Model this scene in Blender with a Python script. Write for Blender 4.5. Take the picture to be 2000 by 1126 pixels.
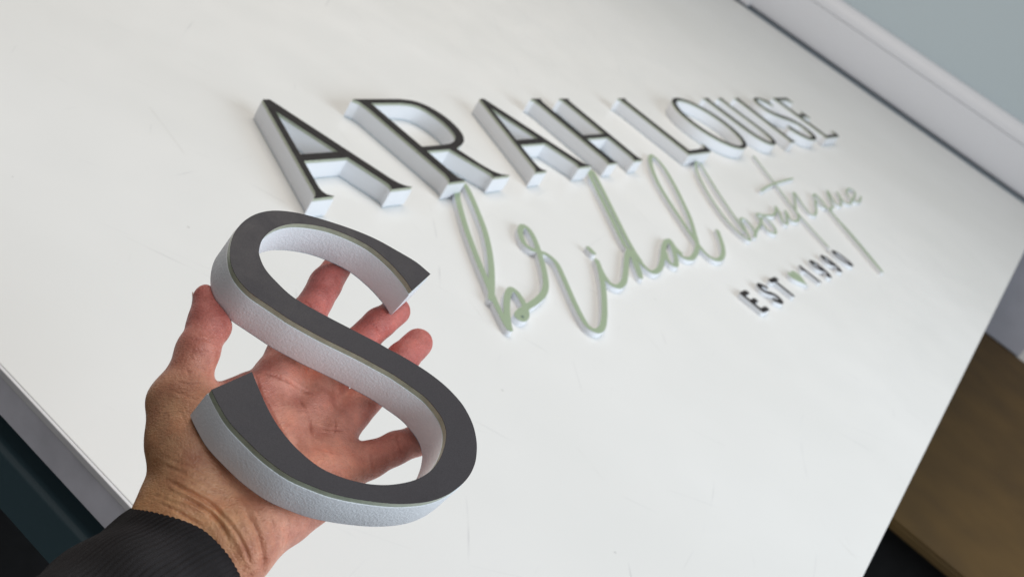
import bpy, math, random
import numpy as np
from mathutils import Matrix, Vector

for o_ in list(bpy.data.objects): bpy.data.objects.remove(o_, do_unlink=True)
scene = bpy.context.scene
COL = scene.collection
random.seed(4); RNG = np.random.default_rng(4)

# ---------------------------------------------------------------- camera
cam = bpy.data.cameras.new('camera'); cam_ob = bpy.data.objects.new('camera', cam); COL.objects.link(cam_ob)
cam.sensor_width = 36; cam.lens = 42.5959; cam.clip_start = .01; cam.clip_end = 60
CAM_POS = [-0.992115, -0.52143, 0.494609]
CAM_R, CAM_D, CAM_F = [[0.4745675, -0.7258477, 0.4979266], [-0.1374628, -0.619859, -0.7725794], [0.8694192, 0.2981947, -0.3939419]]          # right, down and forward axes
cam_ob.matrix_world = Matrix(((CAM_R[0], -CAM_D[0], -CAM_F[0], CAM_POS[0]),
                              (CAM_R[1], -CAM_D[1], -CAM_F[1], CAM_POS[1]),
                              (CAM_R[2], -CAM_D[2], -CAM_F[2], CAM_POS[2]), (0, 0, 0, 1)))
cam.dof.use_dof = True; cam.dof.focus_distance = .60; cam.dof.aperture_fstop = 16
scene.camera = cam_ob

# ---------------------------------------------------------------- light: an overcast window to the right, soft room light from the ceiling
world = bpy.data.worlds.new('World'); scene.world = world; world.use_nodes = True
bg = world.node_tree.nodes['Background']
bg.inputs[0].default_value = (.97, .97, .965, 1); bg.inputs[1].default_value = .295
def area(name, loc, target, sx, sy, power, color):
    l = bpy.data.lights.new(name, 'AREA'); l.shape = 'RECTANGLE'; l.size = sx; l.size_y = sy
    l.energy = power; l.color = color
    o = bpy.data.objects.new(name, l); COL.objects.link(o)
    o.location = loc
    o.rotation_euler = (Vector(target) - Vector(loc)).to_track_quat('-Z', 'Y').to_euler()
    return o
area('window_light', (.15, -2.3, 1.25), (.1, -.1, 0), 2.4, 1.4, 54, (.80, .905, 1))
area('ceiling_light', (.7, .9, 2.3), (.6, .5, 0), 2.2, 1.6, 36, (1, .92, .82))
scene.view_settings.view_transform = 'Standard'; scene.view_settings.look = 'None'
scene.view_settings.exposure = 0; scene.view_settings.gamma = 1
scene.view_settings.use_curve_mapping = False
scene.render.engine = 'CYCLES'

# ---------------------------------------------------------------- helpers
def tag(o, label, cat, group=None):
    o['label'] = label; o['category'] = cat
    if group: o['group'] = group
    return o

def empty(name, loc=(0, 0, 0), mat=None):
    o = bpy.data.objects.new(name, None); COL.objects.link(o); o.empty_display_size = .02
    if mat is not None: o.matrix_world = mat
    else: o.location = loc
    return o

def mesh_ob(name, verts, faces, mat, parent=None, smooth=None):
    m = bpy.data.meshes.new(name); m.from_pydata([tuple(v) for v in verts], [], faces); m.update()
    if smooth is not None:
        m.polygons.foreach_set('use_smooth', [True] * len(m.polygons))
        m.set_sharp_from_angle(angle=math.radians(smooth))
    m.materials.append(mat)
    o = bpy.data.objects.new(name, m); COL.objects.link(o)
    if parent: o.parent = parent
    return o

def box(name, lo, hi, mat, parent=None, bevel=0):
    x0, y0, z0 = lo; x1, y1, z1 = hi
    v = [(x0, y0, z0), (x1, y0, z0), (x1, y1, z0), (x0, y1, z0), (x0, y0, z1), (x1, y0, z1), (x1, y1, z1), (x0, y1, z1)]
    f = [(0, 3, 2, 1), (4, 5, 6, 7), (0, 1, 5, 4), (1, 2, 6, 5), (2, 3, 7, 6), (3, 0, 4, 7)]
    o = mesh_ob(name, v, f, mat, parent)
    if bevel: bev(o, bevel)
    return o

def bev(o, w, seg=2):
    b = o.modifiers.new('bevel', 'BEVEL'); b.width = w; b.segments = seg; b.limit_method = 'ANGLE'; b.angle_limit = math.radians(40)

def prism(name, poly, z0, z1, mat, parent=None, bevel=0):
    """closed outline in XY, extruded between two heights"""
    n = len(poly)
    v = [(x, y, z0) for x, y in poly] + [(x, y, z1) for x, y in poly]
    f = [tuple(range(n))[::-1], tuple(range(n, 2 * n))] + [(i, (i + 1) % n, n + (i + 1) % n, n + i) for i in range(n)]
    o = mesh_ob(name, v, f, mat, parent)
    if bevel: bev(o, bevel)
    return o

def sweep_y(name, prof, y0, y1, mat, parent=None, smooth=None):
    """profile in XZ swept along Y"""
    n = len(prof)
    v = [(x, y0, z) for x, z in prof] + [(x, y1, z) for x, z in prof]
    f = [tuple(range(n)), tuple(range(n, 2 * n))[::-1]] + [(i, n + i, n + (i + 1) % n, (i + 1) % n) for i in range(n)]
    return mesh_ob(name, v, f, mat, parent, smooth)

def layer(name, loops, z0, z1, mat, parent, grow=0., bevel=0.):
    """sheet cut to the outlines (holes included) between heights z0 and z1"""
    cu = bpy.data.curves.new(name, 'CURVE'); cu.dimensions = '2D'; cu.fill_mode = 'BOTH'
    for lp in loops:
        sp = cu.splines.new('POLY'); sp.points.add(len(lp) - 1); sp.use_cyclic_u = True
        a = np.zeros((len(lp), 4)); a[:, :2] = lp; a[:, 3] = 1
        sp.points.foreach_set('co', a.ravel())
    cu.extrude = (z1 - z0) / 2 - bevel; cu.offset = grow - bevel
    cu.bevel_depth = bevel; cu.bevel_resolution = 1 if bevel else 0
    t = bpy.data.objects.new('tmp', cu); COL.objects.link(t)
    dg = bpy.context.evaluated_depsgraph_get()
    m = bpy.data.meshes.new_from_object(t.evaluated_get(dg)); m.name = name
    bpy.data.objects.remove(t, do_unlink=True); bpy.data.curves.remove(cu)
    co = np.empty(len(m.vertices) * 3); m.vertices.foreach_get('co', co)
    co = co.reshape(-1, 3); co[:, 2] += (z0 + z1) / 2; m.vertices.foreach_set('co', co.ravel())
    m.polygons.foreach_set('use_smooth', [True] * len(m.polygons)); m.set_sharp_from_angle(angle=math.radians(32))
    m.materials.clear(); m.materials.append(mat)
    o = bpy.data.objects.new(name, m); COL.objects.link(o); o.parent = parent
    return o

def catmull(P, n=6, closed=False):
    P = np.asarray(P, float)
    Q = np.vstack([P[-1], P, P[0], P[1]]) if closed else np.vstack([2 * P[0] - P[1], P, 2 * P[-1] - P[-2]])
    s = (np.arange(n) / n)[:, None]; out = []
    for i in range(1, len(Q) - 2):
        a, b, c, d = Q[i - 1:i + 3]
        out.append(.5 * (2 * b + (c - a) * s + (2 * a - 5 * b + 4 * c - d) * s ** 2 + (3 * b - a - 3 * c + d) * s ** 3))
    out = np.vstack(out)
    return out if closed else np.vstack([out, P[-1]])

def stroke_loops(strokes, hw, cell=.0006):
    """union of round-nibbed pen strokes -> clean outlines (distance field + marching squares)
    strokes: list of (points, scale of the pen)"""
    allp = np.vstack([s for s, _ in strokes]); m = hw * 2.2
    lo = allp.min(0) - m; hi = allp.max(0) + m
    n = np.ceil((hi - lo) / cell).astype(int) + 1
    F = np.full((n[0], n[1]), 1., np.float32)
    gx = lo[0] + cell * np.arange(n[0]); gy = lo[1] + cell * np.arange(n[1])
    for P, w in strokes:
        for i in range(len(P) - 1):
            a, b = P[i], P[i + 1]
            wa, wb = (w[i], w[i + 1]) if np.ndim(w) else (w, w)
            r = hw * max(wa, wb) + 3 * cell
            i0 = np.maximum(((np.minimum(a, b) - r - lo) / cell).astype(int), 0)
            i1 = np.minimum(((np.maximum(a, b) + r - lo) / cell).astype(int) + 2, n)
            X, Y = np.meshgrid(gx[i0[0]:i1[0]], gy[i0[1]:i1[1]], indexing='ij')
            e = b - a; t = np.clip(((X - a[0]) * e[0] + (Y - a[1]) * e[1]) / (e @ e + 1e-12), 0, 1)
            d = np.hypot(X - a[0] - e[0] * t, Y - a[1] - e[1] * t) - hw * (wa + (wb - wa) * t)
            v = F[i0[0]:i1[0], i0[1]:i1[1]]; np.minimum(v, d, out=v)
    F = np.minimum(F, 6 * cell)
    ins = F < 0; nxt = {}
    pt = {}
    def epoint(i, j, ax):
        k = (i, j, ax)
        if k not in pt:
            f0 = F[i, j]; f1 = F[i + 1, j] if ax == 0 else F[i, j + 1]
            t = min(max(f0 / (f0 - f1), .02), .98)
            pt[k] = (lo[0] + cell * (i + (t if ax == 0 else 0)), lo[1] + cell * (j + (t if ax == 1 else 0)))
        return k
    c = ins[:-1, :-1] * 1 + ins[1:, :-1] * 2 + ins[1:, 1:] * 4 + ins[:-1, 1:] * 8
    for i, j in np.argwhere((c > 0) & (c < 15)):
        B = lambda: epoint(i, j, 0); T = lambda: epoint(i, j + 1, 0); L = lambda: epoint(i, j, 1); Rr = lambda: epoint(i + 1, j, 1)
        k = int(c[i, j])
        segs = {1: [(B, L)], 2: [(Rr, B)], 3: [(Rr, L)], 4: [(T, Rr)], 5: [(B, L), (T, Rr)], 6: [(T, B)], 7: [(T, L)], 8: [(L, T)],
                9: [(B, T)], 10: [(Rr, B), (L, T)], 11: [(Rr, T)], 12: [(L, Rr)], 13: [(B, Rr)], 14: [(L, B)]}[k]
        for a, b in segs: nxt[a()] = b()
    loops = []
    while nxt:
        s = next(iter(nxt)); lp = [s]; k = nxt.pop(s)
        while k != s and k in nxt: lp.append(k); k = nxt.pop(k)
        P = np.array([pt[q] for q in lp])
        if len(P) < 14: continue
        for _ in range(3): P = (np.roll(P, 1, 0) + 2 * P + np.roll(P, -1, 0)) / 4
        loops.append(P[::2])
    return loops

# ---------------------------------------------------------------- materials
def new_mat(name):
    m = bpy.data.materials.new(name); m.use_nodes = True
    nt = m.node_tree; return m, nt, nt.nodes['Principled BSDF']
def node(nt, t, **kw):
    n = nt.nodes.new(t)
    for k, v in kw.items():
        if hasattr(n, k): setattr(n, k, v)
        else: n.inputs[k.replace('_', ' ')].default_value = v
    return n
def lk(nt, a, b): nt.links.new(a, b)
def ramp(nt, fac, stops):
    r = node(nt, 'ShaderNodeValToRGB'); e = r.color_ramp.elements
    while len(e) < len(stops): e.new(.5)
    for k, (p, c) in enumerate(stops): e[k].position = p; e[k].color = c if len(c) == 4 else (*c, 1)
    lk(nt, fac, r.inputs[0]); return r
def coords(nt, scale=(1, 1, 1), rot=(0, 0, 0), loc=(0, 0, 0)):
    tc = node(nt, 'ShaderNodeTexCoord'); mp = node(nt, 'ShaderNodeMapping')
    mp.inputs['Scale'].default_value = scale; mp.inputs['Rotation'].default_value = rot; mp.inputs['Location'].default_value = loc
    lk(nt, tc.outputs['Object'], mp.inputs[0]); return mp.outputs[0]
def bump(nt, b, h, strength, dist):
    n = node(nt, 'ShaderNodeBump'); n.inputs['Strength'].default_value = strength; n.inputs['Distance'].default_value = dist
    lk(nt, h, n.inputs['Height']); lk(nt, n.outputs[0], b.inputs['Normal']); return n
def plain(name, col, rough=.5, spec=.5, metal=0, noise=None, var=.0, nscale=400, bstr=.2, bdist=.0002):
    m, nt, b = new_mat(name)
    b.inputs['Base Color'].default_value = (*col, 1); b.inputs['Roughness'].default_value = rough
    b.inputs['Specular IOR Level'].default_value = spec; b.inputs['Metallic'].default_value = metal
    if noise:
        n = node(nt, 'ShaderNodeTexNoise', Scale=nscale, Detail=4.)
        lk(nt, coords(nt), n.inputs['Vector'])
        if var:
            r = ramp(nt, n.outputs['Fac'], [(.3, tuple(c * (1 - var) for c in col)), (.7, tuple(min(1, c * (1 + var)) for c in col))])
            lk(nt, r.outputs[0], b.inputs['Base Color'])
        bump(nt, b, n.outputs['Fac'], bstr, bdist)
    return m

def table_material():
    m, nt, b = new_mat('white_laminate')
    b.inputs['Roughness'].default_value = .34; b.inputs['Specular IOR Level'].default_value = .45
    base = node(nt, 'ShaderNodeTexNoise', Scale=2.2, Detail=3.)
    lk(nt, coords(nt), base.inputs['Vector'])
    tone = ramp(nt, base.outputs['Fac'], [(.35, (.80, .80, .785)), (.65, (.84, .84, .83))])
    cur = tone.outputs[0]
    # knife scratches, scuffs and pen marks: thin lines broken up by noise, in several directions
    for k, (ang, sc, thr, col, fac, sd) in enumerate([
            (.9, 3.1, .0055, (.42, .42, .44), .40, 1.3), (-.5, 2.3, .005, (.45, .45, .46), .36, 7.7), (1.35, 4.3, .006, (.46, .46, .48), .32, 3.1),
            (.35, 1.7, .0045, (.45, .43, .40), .30, 11.9), (2.4, 5.2, .007, (.50, .50, .52), .30, 5.5)]):
        warp = node(nt, 'ShaderNodeTexNoise', Scale=1.4, Detail=1.)
        lk(nt, coords(nt, loc=(sd, sd * .7, 0)), warp.inputs['Vector'])
        v = coords(nt, rot=(0, 0, ang), loc=(sd, -sd, 0))
        sep = node(nt, 'ShaderNodeSeparateXYZ'); lk(nt, v, sep.inputs[0])
        a = node(nt, 'ShaderNodeMath', operation='MULTIPLY_ADD'); lk(nt, warp.outputs['Fac'], a.inputs[0]); a.inputs[1].default_value = .16; lk(nt, sep.outputs['X'], a.inputs[2])
        mu = node(nt, 'ShaderNodeMath', operation='MULTIPLY'); lk(nt, a.outputs[0], mu.inputs[0]); mu.inputs[1].default_value = sc * 2.2
        fr = node(nt, 'ShaderNodeMath', operation='PINGPONG'); lk(nt, mu.outputs[0], fr.inputs[0]); fr.inputs[1].default_value = .5
        lt = node(nt, 'ShaderNodeMath', operation='LESS_THAN'); lk(nt, fr.outputs[0], lt.inputs[0]); lt.inputs[1].default_value = thr
        br = node(nt, 'ShaderNodeTexNoise', Scale=13., Detail=2.); lk(nt, coords(nt, loc=(sd * 2, 3, sd)), br.inputs['Vector'])
        gr = ramp(nt, br.outputs['Fac'], [(.58, (0, 0, 0)), (.72, (1, 1, 1))])
        f = node(nt, 'ShaderNodeMath', operation='MULTIPLY'); lk(nt, lt.outputs[0], f.inputs[0]); lk(nt, gr.outputs[0], f.inputs[1])
        f2 = node(nt, 'ShaderNodeMath', operation='MULTIPLY'); lk(nt, f.outputs[0], f2.inputs[0]); f2.inputs[1].default_value = fac * .8
        mx = node(nt, 'ShaderNodeMix', data_type='RGBA'); lk(nt, f2.outputs[0], mx.inputs['Factor'])
        lk(nt, cur, mx.inputs['A']); mx.inputs['B'].default_value = (*col, 1); cur = mx.outputs['Result']
    # specks
    vo = node(nt, 'ShaderNodeTexVoronoi', Scale=26.); lk(nt, coords(nt), vo.inputs['Vector'])
    sp = node(nt, 'ShaderNodeMath', operation='LESS_THAN'); lk(nt, vo.outputs['Distance'], sp.inputs[0]); sp.inputs[1].default_value = .035
    wn = node(nt, 'ShaderNodeSeparateColor'); lk(nt, vo.outputs['Color'], wn.inputs[0])
    g = node(nt, 'ShaderNodeMath', operation='GREATER_THAN'); lk(nt, wn.outputs[0], g.inputs[0]); g.inputs[1].default_value = .9
    f = node(nt, 'ShaderNodeMath', operation='MULTIPLY'); lk(nt, sp.outputs[0], f.inputs[0]); lk(nt, g.outputs[0], f.inputs[1])
    f2 = node(nt, 'ShaderNodeMath', operation='MULTIPLY'); lk(nt, f.outputs[0], f2.inputs[0]); f2.inputs[1].default_value = .45
    mx = node(nt, 'ShaderNodeMix', data_type='RGBA'); lk(nt, f2.outputs[0], mx.inputs['Factor']); lk(nt, cur, mx.inputs['A'])
    mx.inputs['B'].default_value = (.45, .44, .43, 1); lk(nt, mx.outputs['Result'], b.inputs['Base Color'])
    ro = node(nt, 'ShaderNodeTexNoise', Scale=14., Detail=5.); lk(nt, coords(nt), ro.inputs['Vector'])
    rr = ramp(nt, ro.outputs['Fac'], [(.3, (.30,) * 3), (.7, (.42,) * 3)]); lk(nt, rr.outputs[0], b.inputs['Roughness'])
    return m

def foam_material(name, col):
    m, nt, b = new_mat(name)
    b.inputs['Base Color'].default_value = (*col, 1); b.inputs['Roughness'].default_value = .62; b.inputs['Specular IOR Level'].default_value = .4
    n1 = node(nt, 'ShaderNodeTexNoise', Scale=800., Detail=5., Roughness=.62); lk(nt, coords(nt), n1.inputs['Vector'])
    n2 = node(nt, 'ShaderNodeTexVoronoi', Scale=700.); lk(nt, coords(nt), n2.inputs['Vector'])
    ad = node(nt, 'ShaderNodeMath', operation='ADD'); lk(nt, n1.outputs['Fac'], ad.inputs[0]); ml = node(nt, 'ShaderNodeMath', operation='MULTIPLY'); lk(nt, n2.outputs['Distance'], ml.inputs[0]); ml.inputs[1].default_value = .3; lk(nt, ml.outputs[0], ad.inputs[1])
    bump(nt, b, ad.outputs[0], .6, .0006)
    return m

def vinyl_material(name, col, rough=.42, spec=.5):
    m, nt, b = new_mat(name)
    b.inputs['Roughness'].default_value = rough; b.inputs['Specular IOR Level'].default_value = spec
    n = node(nt, 'ShaderNodeTexNoise', Scale=2600., Detail=2.); lk(nt, coords(nt), n.inputs['Vector'])
    r = ramp(nt, n.outputs['Fac'], [(.3, tuple(c * .82 for c in col)), (.7, tuple(c * 1.2 for c in col))]); lk(nt, r.outputs[0], b.inputs['Base Color'])
    bump(nt, b, n.outputs['Fac'], .25, .00008)
    sm = node(nt, 'ShaderNodeTexNoise', Scale=38., Detail=6., Roughness=.7, Distortion=1.2); lk(nt, coords(nt), sm.inputs['Vector'])
    sr = ramp(nt, sm.outputs['Fac'], [(.35, (rough - .1,) * 3), (.65, (rough + .12,) * 3)]); lk(nt, sr.outputs[0], b.inputs['Roughness'])
    return m

def skin_material():
    m, nt, b = new_mat('skin')
    at = node(nt, 'ShaderNodeVertexColor', layer_name='skin_tone')
    n1 = node(nt, 'ShaderNodeTexNoise', Scale=60., Detail=5., Roughness=.65); lk(nt, coords(nt), n1.inputs['Vector'])
    r1 = ramp(nt, n1.outputs['Fac'], [(.32, (.80, .70, .66)), (.5, (1, 1, 1)), (.68, (1.12, 1.02, .96))])
    mx = node(nt, 'ShaderNodeMix', data_type='RGBA', blend_type='MULTIPLY'); mx.inputs['Factor'].default_value = 1
    lk(nt, at.outputs['Color'], mx.inputs['A']); lk(nt, r1.outputs[0], mx.inputs['B'])
    n3 = node(nt, 'ShaderNodeTexNoise', Scale=330., Detail=4., Roughness=.7); lk(nt, coords(nt), n3.inputs['Vector'])
    r3 = ramp(nt, n3.outputs['Fac'], [(.30, (.90, .82, .80)), (.5, (1, 1, 1)), (.70, (1.10, 1.10, 1.08))])
    m3 = node(nt, 'ShaderNodeMix', data_type='RGBA', blend_type='MULTIPLY'); m3.inputs['Factor'].default_value = 1
    lk(nt, mx.outputs['Result'], m3.inputs['A']); lk(nt, r3.outputs[0], m3.inputs['B'])
    lk(nt, m3.outputs['Result'], b.inputs['Base Color'])
    b.inputs['Subsurface Weight'].default_value = .14; b.inputs['Subsurface Radius'].default_value = (1, .38, .22); b.inputs['Subsurface Scale'].default_value = .0035
    b.inputs['Roughness'].default_value = .42; b.inputs['Specular IOR Level'].default_value = .5
    v = node(nt, 'ShaderNodeTexVoronoi', Scale=520., feature='DISTANCE_TO_EDGE'); lk(nt, coords(nt, scale=(1, 1.5, 1), rot=(0, 0, .7)), v.inputs['Vector'])
    n2 = node(nt, 'ShaderNodeTexNoise', Scale=420., Detail=5., Roughness=.6); lk(nt, coords(nt), n2.inputs['Vector'])
    # fine friction ridges
    w = node(nt, 'ShaderNodeTexWave', Scale=520., Distortion=9., Detail=2.); w.inputs['Detail Scale'].default_value = .35
    lk(nt, coords(nt, rot=(0, 0, .9)), w.inputs['Vector'])
    a1 = node(nt, 'ShaderNodeMath', operation='MULTIPLY_ADD'); lk(nt, w.outputs['Fac'], a1.inputs[0]); a1.inputs[1].default_value = .22; lk(nt, n2.outputs['Fac'], a1.inputs[2])
    a2 = node(nt, 'ShaderNodeMath', operation='MULTIPLY_ADD'); lk(nt, v.outputs['Distance'], a2.inputs[0]); a2.inputs[1].default_value = 1.2; lk(nt, a1.outputs[0], a2.inputs[2])
    bump(nt, b, a2.outputs[0], .55, .0008)
    return m

def knit_material():
    m, nt, b = new_mat('dark_rib_knit')
    n = node(nt, 'ShaderNodeTexNoise', Scale=1500., Detail=3.); lk(nt, coords(nt), n.inputs['Vector'])
    n2 = node(nt, 'ShaderNodeTexNoise', Scale=40., Detail=3.); lk(nt, coords(nt), n2.inputs['Vector'])
    r = ramp(nt, n2.outputs['Fac'], [(.3, (.009, .008, .009)), (.7, (.020, .018, .020))])
    vo = node(nt, 'ShaderNodeTexVoronoi', Scale=95.); lk(nt, coords(nt, scale=(1, 1.9, 1.2), rot=(.3, .2, .8)), vo.inputs['Vector'])
    sp = node(nt, 'ShaderNodeMath', operation='LESS_THAN'); lk(nt, vo.outputs['Distance'], sp.inputs[0]); sp.inputs[1].default_value = .10
    sc = node(nt, 'ShaderNodeSeparateColor'); lk(nt, vo.outputs['Color'], sc.inputs[0])
    g = node(nt, 'ShaderNodeMath', operation='GREATER_THAN'); lk(nt, sc.outputs[1], g.inputs[0]); g.inputs[1].default_value = .86
    f = node(nt, 'ShaderNodeMath', operation='MULTIPLY'); lk(nt, sp.outputs[0], f.inputs[0]); lk(nt, g.outputs[0], f.inputs[1])
    mx = node(nt, 'ShaderNodeMix', data_type='RGBA'); lk(nt, f.outputs[0], mx.inputs['Factor']); lk(nt, r.outputs[0], mx.inputs['A']); mx.inputs['B'].default_value = (.2, .18, .13, 1)
    lk(nt, mx.outputs['Result'], b.inputs['Base Color'])
    b.inputs['Roughness'].default_value = .95; b.inputs['Specular IOR Level'].default_value = .15
    b.inputs['Sheen Weight'].default_value = .03; b.inputs['Sheen Roughness'].default_value = .5
    bump(nt, b, n.outputs['Fac'], .8, .0007)
    return m

M_TABLE = table_material()
M_EDGE = plain('white_edge_strip', (.74, .73, .74), .4, noise=True, var=.05, nscale=60)
M_APRON = plain('grey_lilac_edge', (.70, .69, .75), .5, noise=True, var=.12, nscale=35)
M_STEEL = plain('dark_teal_steel', (.06, .105, .125), .28, noise=True, nscale=500, bstr=.15)
M_FOAM = foam_material('white_foam', (.82, .835, .87))
M_BACKING = plain('blue_backing_film', (.30, .44, .52), .4)
M_ACRYL = plain('green_edged_acrylic', (.42, .455, .35), .3, noise=True, var=.12, nscale=300, bstr=.1)
M_FACE = vinyl_material('charcoal_vinyl', (.047, .043, .048), .5, .30)
M_FACE2 = vinyl_material('black_vinyl', (.022, .019, .019), .6, .25)
M_GREEN = vinyl_material('sage_green_vinyl', (.335, .415, .285), .6, .3)
M_SKIN = skin_material()
M_KNIT = knit_material()
M_WALL = plain('blue_grey_paint', (.50, .57, .60), .75, noise=True, var=.03, nscale=250, bstr=.1)
M_TRUNK = plain('white_plastic', (.74, .74, .77), .4)
M_LOWER = plain('lilac_white_paint', (.50, .50, .56), .7, noise=True, var=.04, nscale=20)
M_CARD = plain('brown_board', (.105, .058, .013), .8, noise=True, var=.18, nscale=7, bstr=.2)
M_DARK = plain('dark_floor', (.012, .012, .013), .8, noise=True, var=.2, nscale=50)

# ---------------------------------------------------------------- the place: floor, wall
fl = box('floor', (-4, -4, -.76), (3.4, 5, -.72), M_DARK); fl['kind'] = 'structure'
wl = box('wall', (3.2, -.68, -.72), (3.35, 5, 2.6), M_WALL); wl['kind'] = 'structure'

# ---------------------------------------------------------------- work table
EDGE = lambda x: -.5945 + .0449 * x                                     # the table's right-hand side
table = empty('work_table', (-.494, EDGE(-.494), -.72))
T_ = Matrix.Translation((.494, -EDGE(-.494), .72))
def on_table(o):
    o.parent = table; o.matrix_parent_inverse = T_; return o
TOPY = 1.75
on_table(prism('table_top', [(-.491, EDGE(-.491)), (3.127, EDGE(3.127)), (3.127, TOPY), (-.491, TOPY)], -.0045, 0, M_TABLE, bevel=.0008))
on_table(prism('core_board', [(-.489, EDGE(-.489) + .003), (3.125, EDGE(3.125) + .003), (3.125, TOPY - .003), (-.489, TOPY - .003)], -.028, -.0047, M_APRON))
on_table(box('edge_strip', (-.4937, EDGE(-.494), -.0050), (-.4912, TOPY, -.0002), M_EDGE, bevel=.0006))
on_table(box('edge_strip', (-.4925, EDGE(-.494) + .003, -.0282), (-.4892, TOPY, -.0052), M_APRON, bevel=.0005))
def rail(name, x, z1, z0, d, y0, y1):
    r = .007
    prof = [(x, z0)] + [(x, z1 - r)] + [(x + r - r * math.cos(a), z1 - r + r * math.sin(a)) for a in np.linspace(.2, math.pi / 2, 6)] + [(x + d, z1), (x + d, z0)]
    return sweep_y(name, prof, y0, y1, M_STEEL, smooth=40)
on_table(rail('frame_rail', -.462, -.078, -.118, .05, EDGE(-.46) + .05, TOPY - .05))
on_table(rail('frame_rail', 3.03, -.078, -.118, .05, EDGE(3.03) + .05, TOPY - .05))
on_table(prism('frame_rail', [(-.41, EDGE(-.41) + .09), (3.03, EDGE(3.03) + .09), (3.03, EDGE(3.03) + .14), (-.41, EDGE(-.41) + .14)], -.118, -.078, M_STEEL, bevel=.004))
for lx, ly in ((-.46, -.56), (3.03, -.40), (-.46, 1.6), (3.03, 1.6)):
    on_table(box('leg', (lx, ly, -.72), (lx + .05, ly + .05, -.1185), M_STEEL, bevel=.004))
for lx, ly in ((-.45, .35), (1.2, .5), (3.035, .5)):
    on_table(box('spacer', (lx, ly, -.0778), (lx + .035, ly + .035, -.0283), M_STEEL))
tag(table, 'white laminate work table with scratched top, grey edge and dark steel frame', 'table')

# ---------------------------------------------------------------- wall trunking above the far table edge
tr = empty('cable_trunking', (3.2, .3, .0))
def ch(o, p=tr):
    o.parent = p; o.matrix_parent_inverse = Matrix.Translation(p.location).inverted(); return o
ch(sweep_y('body', [(3.199, .008), (3.172, .008), (3.163, .014), (3.160, .026), (3.160, .140), (3.199, .140)], -.675, 4.5, M_TRUNK, smooth=30))
ch(sweep_y('cover_strip', [(3.1985, .1415), (3.158, .1415), (3.157, .150), (3.166, .178), (3.178, .190), (3.1985, .192)], -.675, 4.5, M_TRUNK, smooth=30))
ch(box('joint_clip', (3.1525, .735, .004), (3.1985, .775, .1385), M_TRUNK, bevel=.003))
tag(tr, 'white plastic cable trunking along the blue grey wall behind the table', 'trunking')
lp = box('wall_panel', (3.17, -.679, -.405), (3.199, 4.0, -.02), M_LOWER)
tag(lp, 'lilac white panel on the wall below the far table edge', 'wall panel')
cb = empty('board_stack', (1.33, -1.3, -.72))
def chb(o): return ch(o, cb)
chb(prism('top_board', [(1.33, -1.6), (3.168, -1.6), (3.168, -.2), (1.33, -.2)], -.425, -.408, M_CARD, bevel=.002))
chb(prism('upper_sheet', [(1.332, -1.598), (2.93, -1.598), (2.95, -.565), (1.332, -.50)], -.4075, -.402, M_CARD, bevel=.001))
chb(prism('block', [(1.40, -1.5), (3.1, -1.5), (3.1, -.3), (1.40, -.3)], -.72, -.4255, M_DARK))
tag(cb, 'brown boards stacked in the dark beside the table', 'boards')

# ---------------------------------------------------------------- lettering
TH = 0.02366                         # depth of a big letter
def big_letter(name, loops, label, root=None, face=None, group='big charcoal faced letters of the sign'):
    """foam body, clear acrylic layer, printed face; origin at the letter's foot on the table"""
    r = root or empty(name)
    layer('foam_body', loops, .0009, TH - .0036, M_FOAM, r, grow=.00045, bevel=.0004)
    layer('backing_film', loops, .0001, .0008, M_BACKING, r, grow=-.0002)
    layer('acrylic_layer', loops, TH - .0035, TH - .00035, M_ACRYL, r)
    layer('face', loops, TH - .0003, TH, face or M_FACE2, r, grow=.0001)
    return tag(r, label, 'letter', group)

def sh(P, s=0, k=.8e-3):            # glyph units (mm at cap height 200) -> metres, with a slight lean
    P = np.asarray(P, float) * k; P = P.copy(); P[:, 0] += s * P[:, 1]; return P
def ell(cx, cy, rx, ry, n=72, p=2.0, rev=False):
    t = np.linspace(0, 2 * np.pi, n, endpoint=False)
    c, s = np.cos(t), np.sin(t)
    P = np.c_[cx + rx * np.sign(c) * np.abs(c) ** (2 / p), cy + ry * np.sign(s) * np.abs(s) ** (2 / p)]
    return P[::-1] if rev else P

def glyph_A():
    return [[(2, 200), (16, 200), (74, 22), (79, 12), (87, 4), (98, 0), (51, 0), (56, 6), (56.5, 13), (37.5, 70), (-53.9, 70), (-80, 20), (-82.5, 12), (-81, 5), (-72, 0), (-111, 0), (-102, 5), (-96, 11), (-92, 18)],
            [(1, 175), (-46.6, 83), (32, 83)]]
def glyph_R():
    bo = catmull([(118, 200), (150, 195), (172, 182), (185, 158), (186, 132), (177, 108), (160, 91), (140, 81), (113, 73)], 5).tolist()
    bi = catmull([(106, 190), (135, 186), (153, 174), (162, 150), (161, 125), (151, 104), (134, 92), (112, 85), (90, 83)], 5).tolist()
    return [[(-3, 200)] + bo + [(127, 33), (138, 14), (150, 5), (170, 0), (122, 0), (126, 5), (125, 11), (93, 72), (30, 72), (29, 22), (31, 8), (40, 0), (-5, 0), (5, 7), (9, 18), (9, 180), (6, 192)],
            [(30, 190)] + bi + [(30, 82)]]
def stem(x, w=20, t=9): # a flared stem's corner runs: left side downwards, right side upwards
    return ([(x - t, 200), (x - 2, 194), (x, 184), (x, 16), (x - 2, 7), (x - t, 0)], [(x + w + t, 0), (x + w + 2, 7), (x + w, 16), (x + w, 184), (x + w + 2, 194), (x + w + t, 200)])
def glyph_H():
    l1, r1 = stem(0); l2, r2 = stem(118)
    return [l1 + r1[:3] + [(20, 74), (118, 74)] + l2[3:] + r2 + l2[:3] + [(118, 84), (20, 84)] + r1[3:]]
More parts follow.
